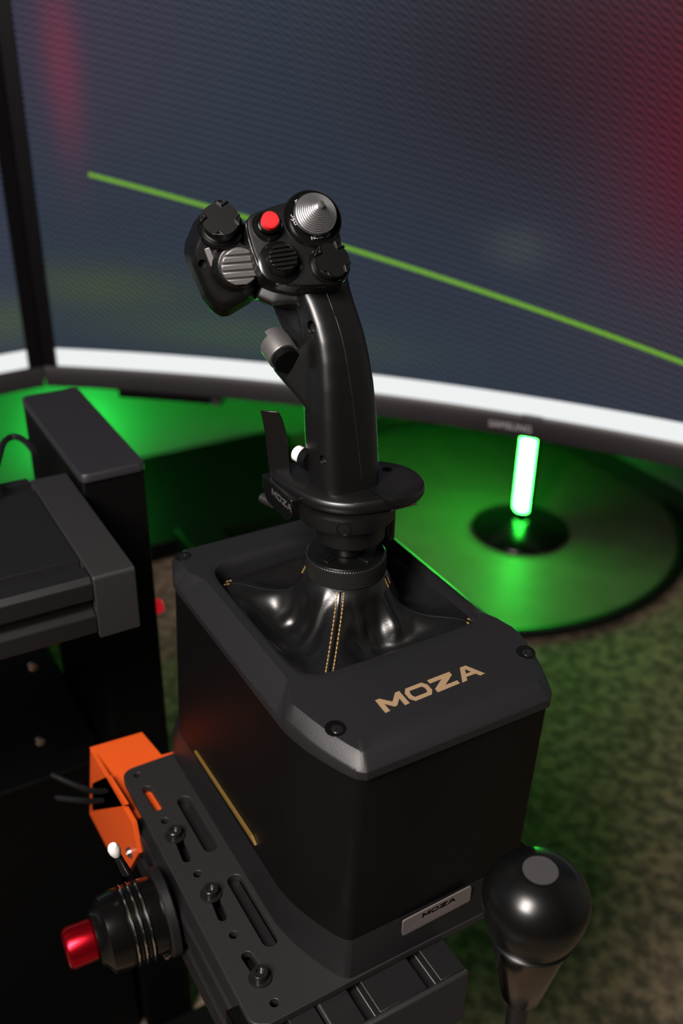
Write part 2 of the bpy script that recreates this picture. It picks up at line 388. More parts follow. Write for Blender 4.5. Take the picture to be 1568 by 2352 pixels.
# maker's name in the middle of the lower frame, small sensor lip above it
tc_ = A1.pt(548, -4.3, ZB + 13); nrm = (A1.c - tc_); nrm.z = 0; nrm.normalize(); xd = Vector((0, 0, 1)).cross(nrm)
text('SAMSUNG', 10.5, (tc_, xd, Vector((0, 0, 1)), nrm), 'maker_name', mat('frame_print', (0.55, 0.53, 0.53), 0.5), mon, 0.1)
us = [560 + 2 * i for i in range(12)]
MB().loft(sweep(A1, us, [(-6, ZB + 25), (-6, ZB + 29), (0, ZB + 29), (0, ZB + 25)])).build('sensor_lip', mat('lip_plastic', (0.08, 0.075, 0.08), 0.35), mon, 40)
# left neighbour, meeting it at a corner
jn = A1.pt(-17, 0, 0); jx, jy = jn.x - 3.0, jn.y
n2 = Vector((0.05, -1, 0)).normalized(); c2 = Vector((jx, jy, 0)) + n2 * R1
a2 = math.atan2(jy - c2.y, jx - c2.x)
A2 = Arc((c2.x, c2.y), R1, a2 + 1152 / R1, 1136, 620)
mon2 = thing('curved_monitor', 'curved black monitor beside the upright post, cut off by a frame corner', 'monitor', A2.pt(570, 15, ZB))
monitor(A2, mon2, screen_mat('screen_side', (0.034, 0.042, 0.066), [((0.06, 0.085, 0.05), 1120, 60, 60, 30, 0.7)]), 16)
jr = Vector((jn.x - 2, jn.y, 0)) + Vector((.26, .95, 0)) * 17
MB().lathe(frame((jr.x, jr.y, ZB + 6), (0, 0, 1)), [(.1, 0), (4.4, 0), (4.4, 650), (.1, 650)], 16).build('gap_blocker', M_DARK, mon)  # added rod behind the joint, blocks green light through the gap
# bracket arm with a bolt under the frame
q0 = onplane((300, 925), A1.pt(250, 20, ZB), A1.c - A1.pt(250, 20, ZB)); 
st = thing('monitor_bracket', 'black bracket arm with a silver bolt under the curved monitor', 'bracket', A1.pt(160, 30, ZB - 12))
MB().loft(sweep(A1, [70 + 10 * i for i in range(14)], [(6, ZB - 12), (6, ZB), (40, ZB), (40, ZB - 12)])).build('arm', M_DARK, st, 40, bevel=1)
bp_ = A1.pt(192, 12, ZB - 8); MB().lathe(frame(bp_, A1.c - bp_), [(0.1, -6), (6, -6), (6, 6), (4.5, 8), (0.1, 8)], 20).build('bolt', M_STEEL, st)

# ================================================================== LED LAMPS, CABLE
M_TUBE = emis('led_green', (0.035, 1.0, 0.06), 52.0); M_TUBE2 = emis('led_green_bright', (0.03, 1.0, 0.1), 42.0)
def led(px_base, label, loc=None, h=420, m=M_TUBE, zf=FLOOR, back=None):
    p = loc or onz(px_base, zf); p = Vector((p.x, p.y, zf))
    t = thing('led_lamp', label, 'lamp', p, 'green tube lamps on the floor')
    MB().lathe(frame(p, (0, 0, 1)), [(0.1, 0), (88, 0), (90, 4), (86, 10), (40, 22), (22, 30), (0.1, 30)], 48).build('base', M_GLOSS, t, 50)
    MB().lathe(frame(p, (0, 0, 1)), [(0.1, 26), (13, 26), (13, 52), (0.1, 52)], 24).build('socket', M_DARK, t)
    prof = [(0.1, 38)] + [(16 * math.sin(a), 54 - 16 * math.cos(a)) for a in (0.5, 0.9, 1.3)] + [(16, 60), (16, h - 16), (14, h - 7), (9, h - 1), (0.1, h)]
    MB().lathe(frame(p, (0, 0, 1)), prof, 24).build('tube', m, t, 50)
    if back is not None:      # opaque rear half of the light bar
        rg = []
        for z_ in (44, h + 2): 
            oa = [Vector((p.x + 17.6 * math.cos(back + a), p.y + 17.6 * math.sin(back + a), p.z + z_)) for a in [-1.25 + 2.5 * i / 14 for i in range(15)]]
            ia = [Vector((p.x + 16.4 * math.cos(back + a), p.y + 16.4 * math.sin(back + a), p.z + z_)) for a in [1.25 - 2.5 * i / 14 for i in range(15)]]
            rg.append(oa + ia)
        MB().loft(rg).build('rear_shell', M_DARK, t, 40)
    return t
led((1193, 1218), 'glowing green tube lamp on a round black foot below the logo monitor', zf=FLOOR + 6, back=math.radians(-22))
led(None, 'short green tube lamp hidden behind the square upright post', onz((225, 1150), FLOOR), 165, M_TUBE2)
mc = Vector((800, 900, FLOOR))
rmat = thing('round_mat', 'round dark floor mat with a black rim under the green tube lamp', 'mat', mc)
MB().lathe(frame(mc, (0, 0, 1)), [(.1, 0), (396, 0), (396, 5), (.1, 5.5)], 128).build('mat_surface', mat('mat_vinyl', (0.115, 0.125, 0.075), 0.5, spec=0.3, bump=0.3, bscale=60, cvar=0.35, cscale=16), rmat, 40)
rim_ = [[Vector((mc.x + (396 + 11 * math.cos(b_)) * math.cos(a_), mc.y + (396 + 11 * math.cos(b_)) * math.sin(a_), FLOOR + 8 + 9 * math.sin(b_))) for b_ in [2 * PI * i / 10 for i in range(10)]] for a_ in [2 * PI * j / 128 for j in range(129)]]
MB().loft(rim_, cap=False).build('rim', M_CABLE, rmat, 60)
# low black frame added to keep the floor dark, in front of the back wall
rf = thing('added_floor_frame', 'low black frame added to darken the floor before the green wall', 'frame', (330, 1290, FLOOR))
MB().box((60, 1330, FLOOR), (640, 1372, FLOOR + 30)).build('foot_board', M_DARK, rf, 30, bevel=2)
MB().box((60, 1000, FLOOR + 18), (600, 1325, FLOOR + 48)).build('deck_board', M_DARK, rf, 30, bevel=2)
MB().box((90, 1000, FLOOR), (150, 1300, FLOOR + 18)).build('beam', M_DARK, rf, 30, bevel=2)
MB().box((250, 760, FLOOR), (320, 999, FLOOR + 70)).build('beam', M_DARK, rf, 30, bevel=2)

# ================================================================== FLIGHT STICK BASE
base = thing('flight_stick_base', 'black force feedback joystick base with gold lettering on its cover', 'joystick base', (-6, -16, -148))
BX = -6.0
def sym(pts):   # mirror a left-side outline (front to back) about x = BX into a closed loop
    l = [Vector((x, y)) for x, y in pts]; return l + [Vector((2 * BX - p.x, p.y)) for p in reversed(l)]
def tup(l): return [(p.x, p.y) for p in l]
O_L = tup(catmull([Vector(p) for p in ((-61, -126.5), (-65.5, -122.5), (-71, -111), (-76.5, -95), (-79.8, -78.5))], 5, False)) + [(-80, -73), (-80, 30), (-80, 66), (-79, 74), (-74, 88), (-68, 92.5)]
T_L = tup(catmull([Vector(p) for p in ((-59.5, -119.5), (-61.5, -117), (-66, -107), (-71, -92), (-75, -77))], 5, False)) + [(-72, -66), (-68, -58), (-68, 48), (-74, 62), (-73, 74), (-69, 84), (-65, 88)]
def rad(poly, c, th):
    d = Vector((math.cos(th), math.sin(th))); best = 0
    n = len(poly)
    for i in range(n):
        a = poly[i] - c; b = poly[(i + 1) % n] - c; e = b - a
        den = d.x * e.y - d.y * e.x
        if abs(den) < 1e-9: continue
        t = (a.x * e.y - a.y * e.x) / den; s_ = (a.x * d.y - a.y * d.x) / den
        if t > 0 and -1e-6 <= s_ <= 1 + 1e-6: best = max(best, t)
    return best
OC = Vector((-2.0, 0.0)); OPH = (58.5, 62.0)
OUT = sym(O_L); TOP = sym(T_L)
angs = sorted(set([2 * PI * i / 220 for i in range(220)] + [math.atan2(p.y - OC.y, p.x - OC.x) % (2 * PI) for p in OUT + TOP]))
def opening(th, grow=0.0):
    hx, hy = OPH[0] + grow, OPH[1] + grow; n = 9.0
    c, s_ = abs(math.cos(th)), abs(math.sin(th)); return 1 / ((c / hx) ** n + (s_ / hy) ** n) ** (1 / n)
def smooth01(t): t = max(0, min(1, t)); return t * t * (3 - 2 * t)
def deckz(y): return -5.0 * smooth01((-62 - y) / 75) - 1.0 * smooth01((y - 66) / 30)
rings = [[] for _ in range(15)]
for th in angs:
    d = Vector((math.cos(th), math.sin(th)))
    ri, rt, ro = opening(th), rad(TOP, OC, th), rad(OUT, OC, th)
    yo = OC.y + d.y * ro; pm = OC + d * rt
    mid = smooth01((yo + 77) / 2.0) * smooth01((69 - yo) / 2.0)
    zo = -4.8 * (1 - mid) - 10.0 * mid
    def P(r, z, dz=True): q = OC + d * r; return Vector((q.x, q.y, z + (deckz(q.y) if dz else 0)))
    rim = min(ri + 3.2, rt - 0.4)
    rings[0].append(P(ri - 1.5, -19, False)); rings[1].append(P(ri - 0.6, -6, False)); rings[2].append(P(ri, -3))
    rings[3].append(P(ri + (rim - ri) * .35, -1.0)); rings[4].append(P(rim, 0))
    re_ = rt - 0.8 if rt - .8 > rim else rt
    for k_ in range(6): rings[5 + k_].append(P(rim + (re_ - rim) * (k_ + 1) / 6, 0))
    rings[11].append(P(rt, -0.5 * (1 - mid)))
    rings[12].append(P(ro - 0.9, zo)); rings[13].append(P(ro, zo - 1.2)); rings[14].append(P(ro, -15.5, False))
cover = MB().loft(rings, cap=False).build('cover', M_COVER, base, 32); cbv = bvh_of(cover)
SH = 0.045
def offs(poly, k): 
    c = Vector((BX, -16)); return [c + (p - c) * k for p in poly]
def lvl(poly, z): return [Vector((p.x + SH * (z + 14), p.y, z)) for p in poly]
OUTR = OUT
MB().loft([lvl(offs(OUTR, .985), -14), lvl(offs(OUTR, .985), -60), lvl(offs(OUTR, .985), -129), lvl(offs(OUTR, .4), -129)], cap=False).build('body', M_BODY, base, 40)
MB().loft([lvl(offs(OUTR, .988), -127), lvl(offs(OUTR, 1.0), -131), lvl(offs(OUTR, 1.035), -147), lvl(offs(OUTR, 1.035), -148)]).build('foot', M_ALU, base, 40)
# gold line low on the side wall
a, b = onx((445, 1722), -85.4), onx((584, 1934), -85.4)
ey = (a - b).normalized(); zc_ = (a.z + b.z) / 2
MB().prism([(-85.3, b.y, b.z - 3), (-85.3, b.y + 5, b.z), (-85.3, a.y, a.z - 1), (-85.3, a.y, a.z - 2.4)], (1.5, 0, 0)).build('gold_line', M_GOLDMETAL, base, 0)
# screws in counterbores
for px in ((770, 1673), (1207, 1498), (420, 1277), None):
    if px: p, nn = hit(cbv, px)
    else: p, nn = Vector((56, 78, deckz(78))), Vector((0, 0, 1))
    s_ = MB().lathe(frame(p, nn), [(4.1, 0.25), (5.2, 0.25), (5.3, 0.05), (5.3, -.3), (4.3, -0.3), (4.1, 0.1)], 28).build('counterbore', M_GLOSS, base, 60)
    MB().lathe(frame(p, nn), [(0.1, 0.1), (4.3, 0.1), (4.3, -1.0), (0.1, -1.0)], 28).build('well', M_DARK, s_, 40)
    MB().lathe(frame(p + Vector((0.4, -1.0, 0)), nn), [(1.1, 0.2), (1.3, 0.55), (2.5, 0.5), (2.9, 0.1)], 24).build('screw', M_BLKSTEEL, s_, 60)
# lettering on the front deck
c0, nz = hit(cbv, (990, 1578)); tx = Vector((1, 0.02, 0)); tx = (tx - nz * tx.dot(nz)).normalized()
moza((c0 + nz * 0.12, tx, nz.cross(tx), nz), 62, 9.6, 'lettering', M_GOLD, base, 0.2)
# silver type plate on the foot
yl = -127.6
pts = [ony(p, yl) for p in ((927, 2113), (1080, 2033), (1077, 2067), (921, 2151))]
lw = 44; lc = sum(pts, Vector()) / 4
lfr = (Vector((lc.x, yl - 0.6, lc.z)), Vector((1, 0, 0.04)).normalized(), Vector((0, 0, 1)), Vector((0, -1, 0)))
lb_ = shape2d([[(p.x, p.y) for p in round_poly([(-22.5, -6), (22.5, -6), (22.5, 6), (-22.5, 6)], 1.6, 4)]], 0.8, lfr, 'type_plate', M_LABEL, base)
moza((lfr[0] + Vector((1, -.02, 2.6)), lfr[1], lfr[2], lfr[3]), 22, 3.2, 'lettering', M_DARK, lb_, 0.08)
rows = MB()
for r, wd in enumerate((24, 30, 33)):
    x = -wd / 2
    while x < wd / 2:
        q = random.uniform(.8, 2.4); rows.fbox((lfr[0] + lfr[1] * (x + q / 2 - 2) + lfr[2] * (-0.6 - r * 1.6) - Vector((0, .05, 0)), lfr[1], lfr[2], lfr[3]), q, .7, .08); x += q + .5
rr = rows.build('small_print', mat('plate_print', (0.12, 0.10, 0.10), 0.6), lb_, 0); rr['kind'] = 'stuff'

# ---- leather boot: four stitched seams to the corners, sagging panels between
SEAMS = [math.radians(a) for a in (45, 134.5, -127.5, -44)]
def seamw(th):
    best = 9
    for s_ in SEAMS: best = min(best, abs((th - s_ + PI) % (2 * PI) - PI))
    return best
NB, NT = 240, 40
SAG = [(22.6, 14), (25.5, 8), (28, -1), (31, -11), (35, -18), (41, -20.5), (48, -18.5), (53, -14), (57, -10.5), (61, -11)]
COR = [(22.6, 14), (24.6, 10.5), (29, 6), (36, 1.5), (44, -2.5), (53, -6.5), (61, -9.5), (68, -12.5), (76, -16), (80, -17)]
COR2 = [(22.6, 14), (25, 9), (28.5, 2), (33, -4), (40, -8), (49, -9.5), (58, -9.2), (66, -8.6), (73, -9.5), (79, -13)]
def interp(tab, t):
    k = t * (len(tab) - 1); i = min(int(k), len(tab) - 2); f = k - i
    g = lambda j: Vector(tab[max(0, min(len(tab) - 1, j))]); p0, p1, p2, p3 = g(i - 1), g(i), g(i + 1), g(i + 2)
    return 0.5 * (2 * p1 + (p2 - p0) * f + (2 * p0 - 5 * p1 + 4 * p2 - p3) * f * f + (3 * p1 - p0 - 3 * p2 + p3) * f ** 3)
def bootp(th, t, lift=0.0):
    wv = seamw(th) / math.radians(45); k = math.exp(-(wv / 0.34) ** 2) * .75 + .25 * max(0, 1 - wv)
    a, b = interp(SAG, t), interp(COR if abs((th - SEAMS[2] + PI) % (2 * PI) - PI) < PI / 4 else COR2, t)
    r = a.x * (1 - k) + b.x * k; z = a.y * (1 - k) + b.y * k
    lim = opening(th, -2.0); r = min(r, lim) if t > .55 else r
    d = Vector((math.cos(th), math.sin(th)))
    env = math.sin(PI * min(1, t * 1.15)) if t < .87 else 0
    p3 = Vector((d.x * r * .04, d.y * r * .04, z * .03 + 3))
    fold = noise.noise(p3 * 1.25) * 4.2 + noise.noise(p3 * 2.7 + Vector((5, 1, 2))) * 1.8
    cre = math.sin(th * 4 + 2.3 * noise.noise(Vector((th * 1.3, t * 2, 7)))) * 1.1
    plt = 0.0
    for s0 in SEAMS:
        dl = (th - s0 + PI) % (2 * PI) - PI
        for sg, A0, w0 in ((-1, 3.4, .11), (1, 2.4, .10), (-1, -1.6, .13), (1, -1.2, .12)):
            c_ = sg * ((.34 if A0 > 0 else .52) + .30 * t)
            plt += A0 * math.exp(-((dl - c_) / w0) ** 2) * math.exp(-((t - .33) / .2) ** 2)
    fold += plt
    fold = (fold + cre) * env * (1 - .75 * math.exp(-(wv / .16) ** 2))
    out = Vector((d.x * .75, d.y * .75, .66))
    return Vector((d.x * r, d.y * r, z)) + out * (fold + lift)
mb = MB(); mb.loft([[bootp(2 * PI * j / NB, i / NT) for j in range(NB)] for i in range(NT + 1)], cap=False)
boot = mb.build('leather_boot', M_LEATHER, base, 180)
boot['label'] = 'black leather boot with gold stitched seams'
stm = MB()
for s_ in SEAMS:
    for off in (-1.9, 1.9):
        t = 0.05
        prev = None
        while t < 0.93:
            p = interp(COR if s_ == SEAMS[2] else COR2, t); r = p.x; th = s_ + off / r
            if s_ != SEAMS[2] and .13 < t < .86: t += .033; continue
            q0 = bootp(th, t, .35); q1 = bootp(th, t + 0.022 * 60 / 60, .35)
            stm.tube([q0, (q0 + q1) / 2 + Vector((0, 0, .12)), q1], 0.42, 6); t += 0.033
    MB().tube([bootp(s_, 0.04 + .9 * i / 60, -.25) for i in range(61)], 0.75, 6).build('seam', M_DARK, boot, 60)
o = stm.build('stitching', M_THREAD, boot, 60); o['kind'] = 'stuff'
# ---- knurled collar
mb = MB(); K = 46; NA = K * 8; rows = []
for i in range(37):
    f = i / 36; z = 13.6 + 12.2 * f; row = []
    e = min(1, min(f, 1 - f) / 0.06)
    for j in range(NA):
        a = 2 * PI * j / NA; ph = f * 4.6 * PI / 2 * 1.6
        kn = abs(math.sin(a * K / 1 / 1 + ph)) * abs(math.sin(a * K - ph))
        r = 22.9 - 0.55 * (1 - e) + 0.5 * kn * e; row.append(Vector((r * math.cos(a), r * math.sin(a), z)))
    rows.append(row)
mb.loft(rows, cap=False)
col_ = mb.build('knurled_collar', M_KNURL, base, 180)
ZF = frame((0, 0, 0), (0, 0, 1))
MB().lathe(ZF, [(9, 26.6), (20.5, 27), (22.0, 26.6), (22.6, 25.6), (22.6, 13.8), (21, 13), (9, 13)], 64).build('collar_top', M_HAT, col_, 35)
MB().lathe(ZF, [(0.1, 18), (9, 18), (9, 26.7), (0.1, 26.7)], 40).build('stem', M_GRIP, base, 40)
for a in (0.3, 0.3 + PI / 2, 0.3 + PI, 0.3 + 1.5 * PI):
    q = Vector((15 * math.cos(a), 15 * math.sin(a), 27.2))
    MB().fbox(frame(q, (0, 0, 1), (math.cos(a), math.sin(a), 0)), 8, 6, 1.6).build('locking_tab', M_HAT, col_, 30, bevel=.4)

# ================================================================== FLIGHT GRIP
grip = thing('flight_grip', 'black flight stick grip with red button and silver cone, on the joystick base', 'joystick grip', (0, 0, 33))
CR = RC @ Vector((1, 0, 0)); CU = RC @ Vector((0, 1, 0))
COLUMN = [(1140, 714, 866), (1115, 708, 870), (1060, 703, 869), (1000, 699, 867), (940, 697, 864), (870, 697, 857), (810, 697, 847), (765, 693, 837), (725, 684, 825), (690, 672, 813), (655, 655, 803), (625, 645, 798)]
CB = [(y, -1.3 * 0.265 * ((l + r) / 2 - 788)) for y, l, r in COLUMN]
def lean(y):
    if y >= CB[0][0]: return CB[0][1]
    for (ya, ba), (yb, bb) in zip(CB, CB[1:]):
        if yb <= y <= ya: return ba + (bb - ba) * (ya - y) / (ya - yb)
    return HB
def gq(x, y, b=0.0): return gp(x, y, b + lean(y))
rings = []
for (y, l, r) in COLUMN:
    pl, pr = gq(l, y), gq(r, y); c = (pl + pr) / 2; half = (pr - pl).length / 2
    sec = superel((0, 0, 0), 19, 16.5, 4.2, 72); ext = max(p.dot(E1) for p in sec)
    rings.append([Vector((c.x + p.x * half / ext, c.y + p.y * half / ext, c.z)) for p in sec])
rings.reverse()
mb = MB().loft(rings)
def slab(pts, b0, b1, inset=0.9, xr=None, kx=0.0):
    c = sum((Vector(p) for p in pts), Vector((0, 0))) / len(pts)
    def at(b, k): return [gq(c.x + (p[0] - c.x) * k, c.y + (p[1] - c.y) * k, min(b + (max(0, xr - p[0]) * kx if xr else 0), b1)) for p in pts]
    return at(b0, inset) + at((b0 + b1) / 2, 1.0) + at(b1, inset)
mb.hull(slab([(600, 610), (582, 688), (622, 704), (720, 700), (795, 650), (780, 600), (680, 560)], -8, 16, .94))
mb.hull(slab([(622, 703), (645, 722), (660, 748), (668, 800), (725, 800), (800, 700), (760, 640), (660, 660)], -7, 16, .96, 745, .22))
mb.hull(slab([(624, 846), (640, 827), (703, 783), (735, 800), (735, 960), (712, 950), (697, 930)], -10, 15, .96, 735, .13))
body = mb.build('handle', M_GRIP, grip, 180)
organic(body, 0.9, 16, .6)
bv = bvh_of(body)
holes = []
for px, r, dep in (((714, 752), 3.6, 5), ((741, 1056), 2.5, 4)):
    p, n = hit(bv, px)
    if p: 
        n = (n + (CAM - p).normalized() * .5).normalized(); holes.append((p, n, r, dep)); cut(body, MB().lathe(frame(p, n), [(0.1, 6), (r, 6), (r, -dep), (0.1, -dep)], 32))
for p, n, r, dep in holes:
    MB().lathe(frame(p - n * (dep - .6), n), [(0.1, .2), (r * .25, .2), (r * .3, .5), (r * .9, .4), (r * .97, -.3), (.1, -.3)], 24).build('hole_screw', M_BLKSTEEL, body, 50)
sp = [(748, 668), (760, 700), (775, 742), (788, 788), (799, 845), (810, 920), (818, 985), (825, 1045), (831, 1105)]
path = [hit(bv, p) for p in [tuple(q) for q in catmull([Vector(p) for p in sp], 5, False)]]
path = [p - n * 0.05 for p, n in path if p]
MB().tube(path, 0.22, 6).build('mould_seam', mat('seam_line', (0.012, 0.011, 0.01), 0.4), body, 60)

# ---- head with the button face
vdir = (CAM - gp(690, 570, HB)).normalized()
FN = (vdir * math.cos(math.radians(24)) + (CR * .50 + CU * .86) * math.sin(math.radians(24))).normalized()
FO = gp(688, 560, HB - 13)
def fp(px, h=0.0): return onplane(px, FO + FN * h, FN)
FX = (fp((680, 455)) - fp((565, 500))).normalized(); FY = FN.cross(FX)
HEAD = [(561, 508), (576, 488), (605, 476), (672, 455), (700, 447), (745, 446), (768, 462), (777, 500), (788, 555), (799, 610), (797, 640), (788, 655), (746, 659), (690, 660), (640, 648), (606, 632), (588, 604), (572, 560)]
hp = [fp(p) for p in HEAD]; hc = sum(hp, Vector()) / len(hp)
hull = [hc + (p - hc) * .99 - FN * 1.6 for p in hp] + [hc + (p - hc) * 1.0 - FN * 10 for p in hp] + [hc + (p - hc) * .9 - FN * 24 for p in hp] + [hc + (p - hc) * .7 - FN * 31 for p in hp]
head = MB().hull(hull).build('head', M_HEAD, grip, 180)
organic(head, 0.8, 5, .5)
fpoly = [hc + (p - hc) * .955 for p in hp]; fpoly = catmull(fpoly, 4)
face = MB().loft([[p - FN * 5 for p in fpoly], [p - FN * .6 for p in fpoly], [hc + (p - hc) * .985 + FN * .15 for p in fpoly], [hc + (p - hc) * .955 + FN * .35 for p in fpoly]]).build('button_face', M_HEAD, head, 40)
def fr_at(px, h): return (fp(px, h) - FN * h, FX, FY, FN)
def round_part(name, fr, prof, m, par, n=40, sm=35): return MB().lathe(fr, prof, n).build(name, m, par, sm)
k = 0.272     # mm per pixel near the head
# red push button
f = fr_at((622, 503), 10.0)
r_ = round_part('red_button', f, [(7.9, 0), (7.9, 1.2), (7.0, 2.2), (5.6, 2.4), (5.6, 1.0)], M_GLOSS, head); r_['label'] = 'red push button in a black ring'
round_part('socket', f, [(0.1, 0), (5.3, 0), (5.3, 5.6), (4.8, 6), (0.1, 6)], M_GLOSS, r_)
round_part('cap', f, [(0.1, 3), (4.4, 3), (4.4, 9.1), (3.8, 9.8), (0.1, 10)], M_RED, r_)
# silver cone hat on a printed black disc
f = fr_at((719, 500), 2.0)
disc = round_part('trim_disc', f, [(0.1, -1), (15.2, -1), (15.2, 1.0), (14.5, 1.9), (0.1, 2.1)], M_GLOSS, head, 64)
prof = [(0.1, 2.0), (8, 2.0), (8, 4.8), (10.6, 5.2), (11.0, 5.8), (11.0, 7.0)]
for i in range(11):
    r0 = 10.85 - i * .81; z0 = 7.2 + i * .9
    prof += [(r0, z0), (r0 - .22, z0 + .62), (r0 - .68, z0 + .56)]
prof += [(1.95, 17.1), (1.85, 18.6), (0.1, 18.8)]
round_part('silver_cone', f, prof, M_CONE, disc, 64, 25)
def face_text(s, px, size, ang, par, h=2.15):
    o_ = fp(px, h); c_, s_ = math.cos(ang), math.sin(ang)
    text(s, size, (o_, FX * c_ + FY * s_, FY * c_ - FX * s_, FN), 'print', M_PRINT, par, 0.06)
face_text('NOSE UP', (737, 543), 2.7, math.radians(-10), disc)
for ch, px in (('L', (671, 496)), ('W', (675, 505)), ('D', (679, 513))): face_text(ch, px, 2.5, math.radians(5), disc)
face_text('W', (680, 464), 2.4, math.radians(-100), disc)
# ribbed mini hat
f = fr_at((651, 590), 8.0)
mh = round_part('ribbed_hat', f, [(0.1, -1), (11.2, -1), (11.2, .6), (9.6, 1.3), (0.1, 1.3)], M_GLOSS, head)
def clipbox(f, r, z0, z1, width_dir, n=7, gap=.35, rr=None):
    """ribs clipped to a circle of radius r, running along width_dir"""
    o_, ex, ey, ez = f; x = ex * math.cos(width_dir) + ey * math.sin(width_dir); y = ez.cross(x); out = []
    w_ = 2 * r / n
    for i in range(n):
        a = -r + i * w_ + gap / 2; b = a + w_ - gap; pts = []
        for q in (a, (a + b) / 2, b): pts.append((q, math.sqrt(max(0.3, r * r - q * q))))
        poly = [o_ + y * q + x * e for q, e in pts] + [o_ + y * q - x * e for q, e in reversed(pts)]
        out.append([[p + ez * z0 for p in poly], [p + ez * z1 for p in poly]])
    return out
round_part('hat_body', f, [(0.1, .5), (8.2, .5), (7.6, 5.2), (6.8, 6.2), (0.1, 6.2)], M_HAT, mh)
for r2 in clipbox(f, 7.0, 5.8, 8.0, math.radians(-14), 6, .7): MB().loft(r2).build('rib', M_HAT, mh, 30, bevel=.2)
# castle hats
def castle(px, h, R, ang, par, frm=None):
    f = frm or fr_at(px, h)
    c = round_part('castle_hat', f, [(0.1, -1.5), (R * 1.24, -1.5), (R * 1.22, .2), (R * 1.1, 1.2), (0.1, 1.2)], M_GLOSS, par, 48)
    round_part('hat_cap', f, [(0.1, 1), (R * .96, 1), (R, 2.4), (R, h - 1.2), (R * .96, h - .6), (0.1, h - .6)], M_HAT, c, 48)
    o_, ex, ey, ez = f
    for q in range(4):
        a = ang + q * PI / 2; x = ex * math.cos(a) + ey * math.sin(a); y = ez.cross(x)
        poly = [x * (R * .70), x * (R * .99) - y * (R * .36), x * (R * 1.02), x * (R * .99) + y * (R * .36)]
        inner = [x * (R * .80), x * (R * .95) - y * (R * .2), x * (R * .96), x * (R * .95) + y * (R * .2)]
        MB().loft([[o_ + p + ez * (h - 2.5) for p in poly], [o_ + p + ez * (h + .7) for p in poly], [o_ + p + ez * (h + .8) for p in inner], [o_ + p + ez * (h - .3) for p in inner]]).build('arrow_tab', M_HAT, c, 30, bevel=.15)
    return c
castle((764, 595), 7.5, 9.1, math.radians(40), head)

# ---- side pod
POD = [(470, 478), (444, 508), (424, 555), (421, 580), (428, 605), (447, 645), (465, 690), (485, 716), (508, 729), (526, 727), (576, 697), (604, 668), (596, 625), (574, 575), (555, 520), (530, 485)]
pc = Vector((515, 610)); pts = []
for b, kk in ((-13, .72), (-9, .86), (0, .99), (12, .99), (20, .86)):
    pts += [gp(pc.x + (p[0] - pc.x) * kk, pc.y + (p[1] - pc.y) * kk, b + HB) for p in POD]
pod = MB().hull(pts)
cN = (vdir * .93 + CR * .22 - CU * .05).normalized()
kc = gp(549, 612, HB - 17)
pod.lathe(frame(kc, cN, CR), [(0.1, -16), (16, -16), (12.5, -5), (10.6, -1.5), (0.1, -1.5)], 32)
pod = pod.build('side_pod', M_HEAD, grip, 180); organic(pod, .8, 7, .5)
pb = bvh_of(pod)
PN = (vdir * math.cos(math.radians(27)) + (CR * .12 + CU * .99) * math.sin(math.radians(27))).normalized()
pfx = (CR - PN * CR.dot(PN)).normalized()
pt_ = onplane((506, 501), gp(506, 501, HB - 16), PN)
castle(None, 9.0, 9.6, math.radians(88), pod, (pt_ - PN * 9.0, pfx, PN.cross(pfx), PN))
# grey ridged thumb wheel
f = frame(kc, cN, CR)
tw = round_part('thumb_knob', f, [(0.1, -4), (9.2, -4), (9.4, -1), (9.4, 1.2), (0.1, 1.2)], M_GUN, pod, 40); tw['label'] = 'grey ridged metal thumb knob'
for r2 in clipbox(f, 9.4, 0.8, 2.9, math.radians(3), 5, .9): MB().loft(r2).build('ridge', M_GUN, tw, 30, bevel=.45)
p, n = hit(pb, (465, 606))
if p: cut(pod, MB().lathe(frame(p, n), [(0.1, 5), (2.3, 5), (2.3, -3.5), (0.1, -3.5)], 24))
p, n = hit(pb, (483, 590))
if p: MB().fbox(frame(p + n * .1, n, FX), 3.2, 9.5, 1.2).build('index_mark', M_GUN, pod, 30, bevel=.3)
MB().hull(slab([(548, 540), (575, 520), (612, 600), (622, 650), (590, 670)], -4, 12, .9)).build('pod_joint', M_HEAD, grip, 60, bevel=1)

# ---- front trigger group
AX = Vector((0, .93, .36)).normalized()
tb = gq(638, 799, 3)
f = frame(tb, AX, (0, 0, 1))
tg = round_part('stage_button', f, [(0.1, -8), (8.4, -8), (8.6, -7.4), (8.6, 3.5), (8.0, 4), (0.1, 4)], M_GUN, grip, 40); tg['label'] = 'grey metal button above the spur'
o_, ex, ey, ez = f
for sgn in (-1, 1):
    poly = [ex * (sgn * 8.4 * math.cos(a)) + ey * (8.4 * math.sin(a)) for a in (-.75, -.4, 0, .4, .75)]
    MB().loft([[o_ + p + ez * 3 for p in poly], [o_ + p + ez * 7.5 for p in poly]]).build('rim_lip', M_GUN, tg, 30, bevel=.3)
MB().lathe(f, [(.1, -12), (7.2, -12), (7.2, -7), (.1, -7)], 28).build('button_neck', M_DARK, tg)
tl = [(640, 716), (650, 735), (655, 752), (657, 770), (655, 790)]
MB().loft([[gq(x + 2, y, 13), gq(x + 10, y, 13), gq(x + 10, y, 18), gq(x + 2, y, 18)] for x, y in catmull([Vector(p) for p in tl], 4, False)]).build('trigger', M_RED, grip, 50)

